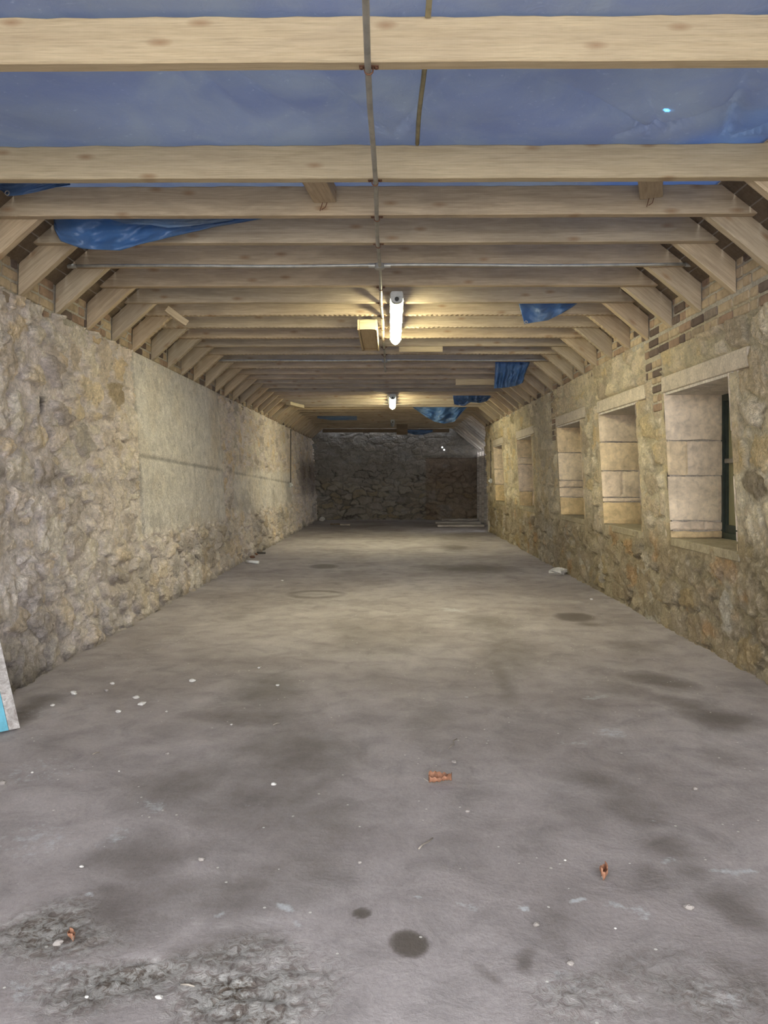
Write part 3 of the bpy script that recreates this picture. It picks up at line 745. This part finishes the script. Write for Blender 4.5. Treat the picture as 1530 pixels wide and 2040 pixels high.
# hanging flaps of tarpaulin
def flap(label, top, bot, Y, seed, folds=5, amp=.02, eyelet=None, mat=None, group='torn tarpaulin flaps'):
    # top / bot: lists of photo points left to right
    def samp(pl, u):
        xs = [p[0] for p in pl]; x = xs[0]+(xs[-1]-xs[0])*u
        return x, float(np.interp(x, xs, [p[1] for p in pl]))
    NU, NV = 64, 26; V = []
    rr = random.Random(seed); ph = rr.uniform(0, 6)
    for i in range(NU+1):
        u = i/NU; a = samp(top, u); b = samp(bot, u)
        for j in range(NV+1):
            v = j/NV; x = a[0]+(b[0]-a[0])*v; y = a[1]+(b[1]-a[1])*v
            n = float(fbm(np.array([u*7.]), np.array([v*4.]), seed)[0])-.5
            n2 = float(fbm(np.array([u*folds*2.+v*2]), np.array([v*1.5]), seed+5, 3)[0])-.5
            cr = abs(float(vn(np.array([u*9+v*4.]), np.array([v*5-u*3.]), seed+8)[0])-.5)
            dy = amp*(1.2*n2+.9*n+.9*cr+.35*math.sin(u*folds*6+ph+v))*min(1, .25+v*1.3)
            V.append(tuple(PD(x, y, Y+dy)))
    Fc = [[i*(NV+1)+j, (i+1)*(NV+1)+j, (i+1)*(NV+1)+j+1, i*(NV+1)+j+1] for i in range(NU) for j in range(NV)]
    o = mesh('tarpaulin_flap', V, Fc, mat or M_tarp, None, True, np.ones((len(V), 3)))
    s = o.modifiers.new('thickness', 'SOLIDIFY'); s.thickness = .0012; s.offset = 0
    tag(o, label, 'tarpaulin', group)
    if eyelet:
        p = PD(eyelet[0], eyelet[1], Y-.004); R = .011; c = []
        for k in range(17): t_ = 2*PI*k/16; c.append((p.x+R*math.cos(t_), p.y-.004, p.z+R*math.sin(t_)))
        MB().tube(c, .0035, 6, False).build('eyelet', M_galv, o, True)
    return o
M_tarp2 = tarp_mat('faded_tarpaulin', (.14, .24, .42), .3, .5, .5)
flap('long torn blue tarpaulin flap hanging on the left behind the third beam', [(106, 424), (470, 424), (522, 424)], [(108, 456), (120, 480), (165, 496), (240, 499), (275, 488), (350, 470), (430, 452), (522, 436)], 4.52, 21, 5, .05)
flap('paler strip of tarpaulin lying over the long torn flap on the left', [(220, 424), (465, 424)], [(220, 437), (250, 446), (300, 448), (335, 454), (380, 450), (465, 438)], 4.42, 22, 3, .02, None, M_tarp2)
flap('blue tarpaulin corner with metal eyelet at the left edge behind the second beam', [(-20, 358), (140, 358)], [(-20, 372), (4, 380), (14, 391), (40, 389), (75, 382), (112, 373), (140, 369)], 4.05, 23, 2, .02, (15, 385))
flap('triangular bright blue tarpaulin flap hanging right of the lit lamp', [(1029, 590), (1165, 590)], [(1045, 646), (1060, 643), (1092, 638), (1120, 624), (1140, 612), (1160, 597)], 6.62, 24, 3, .04, (1048, 642))
flap('crumpled blue tarpaulin square hanging above the middle window', [(987, 721), (1056, 721)], [(984, 774), (1010, 772), (1030, 768), (1042, 762), (1046, 744)], 9.85, 25, 5, .10)
flap('shallow crumpled blue tarpaulin strip hanging far right, before the drooping one', [(902, 786), (975, 786)], [(905, 806), (925, 809), (938, 801), (955, 803), (970, 799), (978, 790)], 13.55, 26, 5, .10)
flap('drooping blue tarpaulin bag hanging farthest right under the beams', [(822, 810), (934, 806)], [(824, 813), (845, 828), (865, 840), (885, 844), (905, 840), (920, 822), (934, 808)], 15.7, 27, 4, .16)
flap('thin faded blue tarpaulin strip far back left of the second lamp', [(632, 827), (711, 827)], [(632, 833), (660, 837), (711, 837)], 18.2, 28, 3, .05, None, M_tarp2)
flap('dark tarpaulin scrap hanging against the far end wall', [(806, 856), (862, 856)], [(806, 860), (825, 866), (845, 866), (862, 860)], 21.9, 29, 3, .05)

# ---------------------------------------------------------------- conduits
def lum():
    e = empty('ceiling_conduit', (-.078, 1.6, ZT-.014)); tag(e, 'long grey steel conduit running down the middle under the beams', 'conduit')
    pts = [(.004*math.sin(k*1.3), k*.35, 0) for k in range(26)]
    MB().tube(pts, .0115, 12).build('pipe', M_galv, e, True)
    for i, y in enumerate(TIES[:12]):
        if i in (4,): continue
        yy = y-1.6+TT/2
        m = MB().box(-.034, .034, yy-.010, yy+.010, .0105, .0138)
        r = [(.0145*math.cos(t), yy, .0145*math.sin(t)) for t in [PI+k*PI/8 for k in range(9)]]
        m.tube([(.0145, yy, .012)]+r[::-1]+[(-.0145, yy, .012)], .003, 6)
        c = m.build('pipe_clip', M_rust, e)
        for s_ in (-.026, .026): MB().tube([(s_, yy, .0105), (s_, yy, .005)], .006, 8).build('clip_screw', M_rust, c)
lum()
def cross(label, i, px0, px1, up):
    y = TIES[i]-.016
    x0, x1 = PD(px0, 530, y).x, PD(px1, 530, y).x; z = ZT+up
    e = empty('cross_conduit', (-.078, y, z)); tag(e, label, 'conduit', 'crosswise conduits')
    pts = [(x0+.078+(x1-x0)*k/20, 0, .004*math.sin(k*.7)) for k in range(21)]
    MB().tube(pts, .0105, 10).build('pipe', M_galv, e, True)
    m = MB().tube([(0, 0, .012), (0, 0, -.022)], .034, 20); m.tube([(-.075, 0, 0), (.075, 0, 0)], .016, 12); m.tube([(0, -.04, -.008), (0, .04, -.008)], .013, 12)
    b = m.build('junction_box', M_galv, e, False)
    MB().tube([(0, 0, -.0222), (0, 0, -.026)], .030, 20).build('box_lid', M_galv, b)
    for xx in (x0+.078+.02, x1+.078-.02): MB().tube([(xx-.03, 0, 0), (xx+.03, 0, 0)], .0155, 12).build('end_coupler', M_galv, e)
cross('nearer crosswise grey steel conduit under the fifth beam', 4, 138, 1380, -.002)
cross('farther crosswise grey steel conduit behind the lit lamp', 12, 415, 1112, .012)

# ---------------------------------------------------------------- light fittings
def lamp(label, xa, ya, yb, w, lit):
    x, z = xa, ZT-.005
    e = empty('batten_light', (x, ya, z)); tag(e, label, 'ceiling light', 'ceiling batten lights'); L = yb-ya; h = w/2
    m = MB()
    def prism(prof, y0, y1, taper=0):
        n = len(m.v); k = len(prof)
        for (yy, s_) in ((y0, 1-taper), (y0+.03*bool(taper), 1), (y1-.05*bool(taper), 1), (y1, 1-taper*2.2)):
            m.v.extend([(p[0]*s_, yy, p[1]) for p in prof])
        for r in range(3):
            for i in range(k):
                j = (i+1) % k; m.f.append([n+r*k+i, n+r*k+j, n+(r+1)*k+j, n+(r+1)*k+i])
        m.f.append([n+i for i in range(k-1, -1, -1)]); m.f.append([n+3*k+i for i in range(k)])
    base = [(-h, -.045), (h, -.045), (h, -.012), (h*.8, 0), (-h*.8, 0), (-h, -.012)]
    prism(base, 0, L, .10); m.build('housing', M_grime, e)
    m = MB(); dif = [(h*.9*math.cos(t), -.0455-.045*math.sin(t)**.8) for t in [PI-PI*k/12 for k in range(13)]]
    prism(dif, .07, L-.004, .12); m.build('diffuser', M_lit if lit else M_unlit, e)
    m = MB(); cap = [(h*.92*math.cos(t), -.0455-.043*math.sin(t)**.8) for t in [PI-PI*k/12 for k in range(13)]]
    prism(cap, .004, .068, .0); ec = m.build('end_cap', M_grime, e)
    MB().tube([(0, .003, -.062), (0, -.012, -.062)], .016, 16).build('cable_gland', M_black, ec)
    for s_ in (-1, 1):
        for k in range(5):
            yy = .06+(L-.16)*k/4; MB().box(s_*h-.002 if s_ > 0 else -h-.004, s_*h+.004 if s_ > 0 else -h+.002, yy, yy+.022, -.058, -.03).build('clip', M_galv, e)
p = PD(788, 609, 5.86)
lamp('long lit fluorescent batten light, the nearer of the two glowing', .045, 5.94, 7.80, .105, True)
lamp('lit fluorescent batten light glowing far down the shed', .028, 13.2, 15.1, .115, True)
lamp('unlit grey batten light farthest down the shed', .04, 18.9, 20.3, .10, False)
# switch drops beside the lamps (short bare conduit and coupler)
m = MB().tube([(-.052, 13.1, ZT-.012), (-.049, 15.0, ZT-.012)], .010, 10); o = m.build('lamp_conduit', M_galv, None, True); tag(o, 'short conduit lying beside the far lit lamp', 'conduit')
# boxed timber duct left of the lamp
e = empty('timber_duct', (PD(732, 661, 7.05).x, 7.0, ZT-.10)); tag(e, 'boxed pine duct fixed under the beams left of the nearer lit lamp', 'duct')
beam('side_board', 0, 0, 1.16, 1.16, .02, .095, M_pale, 71, 0, .001, (-.07, 0, 0), (0, 0, PI/2), e)
beam('side_board', 0, 0, 1.16, 1.16, .02, .095, M_pale, 72, 0, .001, (.09, 0, 0), (0, 0, PI/2), e)
beam('bottom_board', 0, 0, 1.16, 1.16, .138, .018, M_pale, 73, 0, .001, (.0695, .012, .008), (0, 0, PI/2), e)
beam('end_board', -.068, -.068, .068, .068, .012, .09, M_pale, 74, 0, .001, (0, -.001, .004), (0, 0, 0), e)
# short noggins and offcuts
def nog(label, x0, x1, w, ya, yb, z0, z1, mat=M_pine, seed=1, nails=True):
    L = math.hypot(yb-ya, x1-x0); a = math.atan2(yb-ya, x1-x0)
    o = beam('noggin', 0, 0, L, L, w, z1-z0, mat, seed, 0, .001, (x0, ya, z0), (0, 0, a)); tag(o, label, 'timber block', 'short blocks between the beams')
    if nails:
        MB().tube([(L-.012, w*.4, -.004), (L-.03, w*.45, -.035), (L-.025, w*.62, -.045)], .0022, 6).build('bent_nail', M_rust, o)
        MB().tube([(L-.012, w*.6, -.002), (L-.02, w*.7, -.05)], .0022, 6).build('bent_nail', M_rust, o)
    return o
nog('short timber block fixed between second and third beams, left of the centre conduit', -.35, -.30, .125, 3.775, 4.222, ZT+.065, ZT+.15, M_pine, 81)
nog('slanting timber block fixed between second and third beams at the right', 1.335, 1.47, .12, 3.80, 4.17, ZT+.07, ZT+.15, M_pine, 82)
o = nog('small slanting timber offcut hanging under the beams at the left wall', PD(334, 606, 6.6).x, PD(334, 606, 6.6).x+.19, .05, 6.52, 6.60, ZT-.075, ZT-.02, M_pine, 83, False); o.rotation_euler[1] = .6; o.location.z += .05
o = nog('small timber offcut under the beams far back at the left', PD(580, 803, 14.5).x, PD(600, 803, 15).x+.05, .09, 14.4, 15.1, ZT-.07, ZT-.008, M_pale, 84, False)
def board(label, px0, px1, py0, py1, Y, mat, seed):
    a = PD(px0, py1, Y); b = PD(px1, py0, Y)
    o = beam('repair_board', 0, 0, b.x-a.x, b.x-a.x, .02, b.z-a.z, mat, seed, 0, .001, (a.x, Y, a.z)); tag(o, label, 'board', 'boards nailed to the beams')
board('short pale repair board nailed to a beam right of the nearer lit lamp', 795, 882, 690, 701, TIES[10]-.024, M_pale, 91)
board('pale repair board nailed to a beam beside the crumpled tarpaulin square', 908, 985, 755, 767, TIES[14]-.024, M_pale, 92)
board('wide dark board hung crosswise under the beams right of the farthest lamp', 790, 812, 836, 866, 20.95, M_sark, 93)
o = MB().box(-2.0, 1.7, YF-.16, YF-.10, ZT-.11, ZT-.004).build('wall_plate', M_sark); tag(o, 'dark timber plate along the top of the far end wall', 'beam')
# bare wires hooked round the left rafter feet
def wire(label, px, Y):
    m = MB(); m.tube([PD(x, y, Y+d) for (x, y, d) in px], .0035, 6); o = m.build('wire_hook', M_galv, None, True); tag(o, label, 'wire', 'bent wires on the left rafters')
wire('bent bright wire hooked beside the sixth left rafter foot', [(208, 624, 0), (185, 642, .03), (182, 650, .03), (195, 657, .03), (206, 646, .03)], TIES[5]+.145)
wire('bent bright wire hooked beside the seventh left rafter foot', [(258, 640, 0), (236, 662, .03), (238, 670, .03), (249, 675, .03), (256, 663, .03)], TIES[6]+.145)
# cables down to wall switches
def drop(label, side, Y, py_sw):
    z1 = PD(570, py_sw, Y).z; xw = (XL(1.3)+.055) if side < 0 else (XR(1.3)-.05)
    e = empty('wall_switch', (xw, Y, z1)); tag(e, label, 'switch', 'wall switches')
    top = (.045 if side < 0 else -.0)
    m = MB().tube([(0, .0, .0+(2.30-z1)*k/10) if k else (0, 0, .05) for k in range(11)][0:11], .012, 8)
    m.build('cable_drop', M_cable, e, True)
    m = MB().bbox(-.03, .03, -.045, .045, -.05, .05, .008); b = m.build('switch_box', M_grime, e)
    MB().bbox(-.012-side*.03-.006, .012-side*.03+.006, -.012, .012, -.02, .02, .003).build('rocker', M_white, e)
drop('grey switch box on a dark cable down the left wall', -1, 16.9, 966)
drop('grey switch box on a dark cable down the right wall', 1, 16.55, 958)

# ---------------------------------------------------------------- things on the floor
def leaf(label, px, py, size, rot, seed, curl=1.):
    c = PF(px, py); e = c; V = []; rnd = random.Random(seed); N, Mx = 26, 10
    for i in range(N+1):
        u = i/N; w = .44*max(0, math.sin(PI*u))**.5*(1+.16*math.sin(u*19))
        for j in range(Mx+1):
            v = j/Mx*2-1
            x = (u-.5)*size; y = v*w*size*.8
            z = .004+curl*size*(.42*v*v+.10*math.sin(u*2.6+v*2)+.12*(u-.5)**2)+size*.03*math.sin(u*30+v*5)
            y *= (1-.35*curl*v*v)
            V.append((x, y, z))
    zm = min(v[2] for v in V); V = [(a, b, z-zm+.002) for a, b, z in V]
    Fc = [[i*(Mx+1)+j, (i+1)*(Mx+1)+j, (i+1)*(Mx+1)+j+1, i*(Mx+1)+j+1] for i in range(N) for j in range(Mx)]
    o = mesh('dead_leaf', V, Fc, M_leaf, None, True, loc=(c.x, c.y, .002), rot=(0, 0, rot)); s = o.modifiers.new('t', 'SOLIDIFY'); s.thickness = .001
    MB().tube([(-.5*size, 0, .006), (-.62*size, .01*size, .012), (-.72*size, .05*size, .018)], .0014, 6).build('stalk', M_twig, o)
    tag(o, label, 'leaf', 'dead leaves')
leaf('curled orange-brown dead leaf in the middle of the floor', 877, 1560, .092, .1, 1, .8)
leaf('small crumpled brown dead leaf on the right of the floor', 1203, 1748, .052, 1.2, 2, 1.3)
leaf('small bright orange dead leaf at the lower left of the floor', 142, 1872, .035, 2.2, 3, 1.1)
def chip(name, label, cat, group, px, py, wpx, mat, seed, flat=.5, asp=.7):
    c = PF(px, py); r = wpx/2*c.y/F; rnd = random.Random(seed)
    V = []; Fc = []; n, m_ = 8, 5
    for j in range(m_+1):
        ph = PI*j/m_
        for i in range(n):
            t_ = 2*PI*i/n; k = 1+rnd.uniform(-.28, .28)
            V.append((r*k*math.sin(ph)*math.cos(t_), r*asp*k*math.sin(ph)*math.sin(t_), r*flat*math.cos(ph)*(1+rnd.uniform(-.1, .1))))
    for j in range(m_):
        for i in range(n):
            i2 = (i+1) % n; Fc.append([j*n+i, (j+1)*n+i, (j+1)*n+i2, j*n+i2])
    o = mesh(name, V, Fc, mat, None, False, loc=(c.x, c.y, r*flat*.75+.002), rot=(rnd.uniform(-.1, .1), rnd.uniform(-.1, .1), rnd.uniform(-.6, .6)))
    tag(o, label, cat, group); return o
CH = [(383, 1359, 14, 'white lime chip on the left floor behind the big dark stain'), (272, 1392, 13, 'long white lime chip, farther of the pair left of the dark stain'),
      (283, 1405, 15, 'white lime chip, nearer of the pair left of the dark stain'), (236, 1420, 12, 'white lime chip left of the close pair of chips'),
      (224, 1364, 10, 'small white chip farthest back in the left scatter'), (105, 1407, 9, 'small white chip nearest the left wall'), (147, 1384, 16, 'flat white flake near the left wall'),
      (516, 1332, 7, 'tiny white chip behind the big dark stain'), (332, 1419, 6, 'tiny white chip right of the paired chips'), (553, 1367, 8, 'tiny white chip lying on the big dark stain'),
      (64, 1541, 7, 'tiny white chip at the left edge of the floor'), (545, 1565, 12, 'white flake left of the middle dead leaf'), (163, 1729, 9, 'white chip at the lower left of the floor'),
      (317, 1991, 15, 'white chip at the bottom left among the rough patch'), (173, 1989, 9, 'white chip at the very bottom left'), (747, 1934, 6, 'tiny white chip near the dark round stain'),
      (1178, 1195, 7, 'tiny white chip near the right wall'), (562, 1158, 6, 'tiny white chip far back on the left floor'), (1126, 1716, 6, 'tiny white chip left of the small brown leaf'),
      (237, 1538, 5, 'tiny white chip on the left floor in line with the middle leaf'), (461, 1445, 6, 'tiny white chip just below the big dark stain'), (1226, 1852, 6, 'tiny pale chip at the lower right')]
for k, (x, y, w, lb) in enumerate(CH): chip('lime_chip', lb, 'chip', 'white lime chips on the floor', x, y, w, M_chip, 600+k)
PB = [(401, 1716, 14, 'grey pebble on the lower left floor beside the damp patch'), (334, 1504, 9, 'grey pebble below the paired white chips'), (931, 1619, 9, 'small grey pebble below right of the middle leaf'),
      (717, 1721, 9, 'small grey pebble on the lower middle floor'), (1068, 1846, 14, 'grey pebble right of the round dark stain'), (1372, 1812, 18, 'pale oblong pebble at the lower right'),
      (1137, 1923, 15, 'pale pebble at the bottom right of the floor'), (905, 1521, 11, 'small grey pebble just above the middle leaf'), (115, 1884, 20, 'flat grey stone beside the orange leaf'),
      (5, 1563, 14, 'grey pebble at the left edge of the floor'), (212, 1378, 10, 'grey pebble in the left scatter'), (1385, 1574, 10, 'small pale pebble on the right floor')]
for k, (x, y, w, lb) in enumerate(PB): chip('pebble', lb, 'pebble', 'grey pebbles on the floor', x, y, w, M_peb, 700+k, .6)
chip('plaster_lump', 'pale lump of fallen plaster at the foot of the right wall', 'rubble', 'fallen lumps', 1113, 1144, 34, M_chip, 801, .45, 1.2)
chip('brick_lump', 'small reddish lump of fallen brick at the foot of the left wall', 'rubble', 'fallen lumps', 503, 1112, 10, plain('brick_lump', (.22, .12, .08), .9), 802, .6)
chip('brick_lump', 'broken brick piece against the left wall behind the white tube', 'rubble', 'fallen lumps', 510, 1106, 8, bpy.data.materials['brick_lump'], 803, .6)
chip('plaster_lump', 'pale heap of rubble in the far left corner', 'rubble', 'fallen lumps', 642, 1038, 12, M_chip, 804, .8, 1.2)
def rod(name, label, cat, a, b, r, mat, seg=10, lift=None):
    p, q = PF(*a), PF(*b); m = MB().tube([(p.x, p.y, (lift or r)+.004), (q.x, q.y, (lift or r)+.004)], r, seg); o = m.build(name, mat, None, True); tag(o, label, cat); return o
rod('plastic_tube', 'short white plastic tube lying near the left wall', 'tube', (490, 1122), (515, 1124), .022, M_white)
rod('dark_rod', 'short dark bar lying by the left wall behind the white tube', 'bar', (512, 1104), (529, 1104), .018, M_cable)
def plank(label, a, b, w, t_, mat):
    p, q = PF(*a), PF(*b); L = (q-p).length; an = math.atan2(q.y-p.y, q.x-p.x)
    o = beam('loose_plank', 0, 0, L, L, w, t_, mat, 900+int(a[0]), 0, .001, (p.x, p.y, .006), (0, 0, an)); tag(o, label, 'plank', 'loose planks on the floor')
plank('dark end of a plank lying at the far left of the floor', (658, 1046), (677, 1046), .12, .03, M_sark)
plank('pale grey plank lying at the far left of the floor', (678, 1047), (697, 1047), .14, .035, M_grey)
plank('daylit-toned plank on the floor in the far right bay, nearest', (872, 1050), (965, 1050), .28, .05, M_grey)
plank('daylit-toned plank on the floor in the far right bay, middle one', (868, 1044), (958, 1044), .3, .05, M_grey)
plank('daylit-toned plank on the floor in the far right bay, against the end wall', (880, 1038), (952, 1038), .2, .06, M_grey)
def twig(label, pts, r):
    P = [PF(*p) for p in pts]; m = MB().tube([(p.x, p.y, .005+.002*math.sin(k*2)) for k, p in enumerate(P)], [r*(1-.5*k/len(P)) for k in range(len(P))], 6)
    o = m.build('twig', M_twig, None, True); tag(o, label, 'twig', 'dry twigs')
twig('thin dry forked twig on the middle floor below the dead leaf', [(834, 1694), (842, 1686), (852, 1680), (862, 1672)], .003)
twig('curly dark fibre on the floor above the middle dead leaf', [(910, 1474), (903, 1478), (905, 1484), (899, 1488), (893, 1494)], .0022)
twig('thin pale twig beside the big dark stain', [(544, 1446), (552, 1443), (559, 1442)], .003)
twig('small pale twig among the scatter on the left floor', [(184, 1505), (192, 1502), (198, 1500)], .003)
twig('short reddish twig at the lower left floor', [(360, 1966), (375, 1967), (388, 1968)], .003)
# painted timber leaning at the left edge
def leaner():
    e = empty('leaning_board', PF(20, 1462)); tag(e, 'pale weathered board with bright blue paint leaning at the left edge', 'board')
    a = PF(36, 1452); b = PF(2, 1468); ax = Vector((b.x-a.x, b.y-a.y, 0)); 
    o0 = e.location
    # board stands on its lower edge and leans back to the left wall
    top = PD(-60, 1035, a.y+.10); foot = a
    d = (top-foot).normalized(); side = Vector((-.72, -.69, 0)).normalized(); nrm = d.cross(side).normalized()
    L = .62
    def slab(name, s0, s1, n0, n1, mat):
        V = []
        K = 14
        for k in range(K+1):
            l = L*k/K
            for (s_, n_) in ((s0, n0), (s1, n0), (s1, n1), (s0, n1)): V.append(tuple(foot+d*l+side*s_+nrm*n_+Vector((0, 0, .004))-o0))
        Fc = [[k*4+i, k*4+(i+1) % 4, k*4+4+(i+1) % 4, k*4+4+i] for k in range(K) for i in range(4)]+[[3, 2, 1, 0], [K*4+i for i in range(4)]]
        return mesh(name, V, Fc, mat, e)
    slab('board_edge', 0, .05, 0, .03, M_grey)
    slab('painted_face', .052, .09, .002, .03, M_fpaint)
    slab('board_back', .092, .16, 0, .03, M_grey)
leaner()
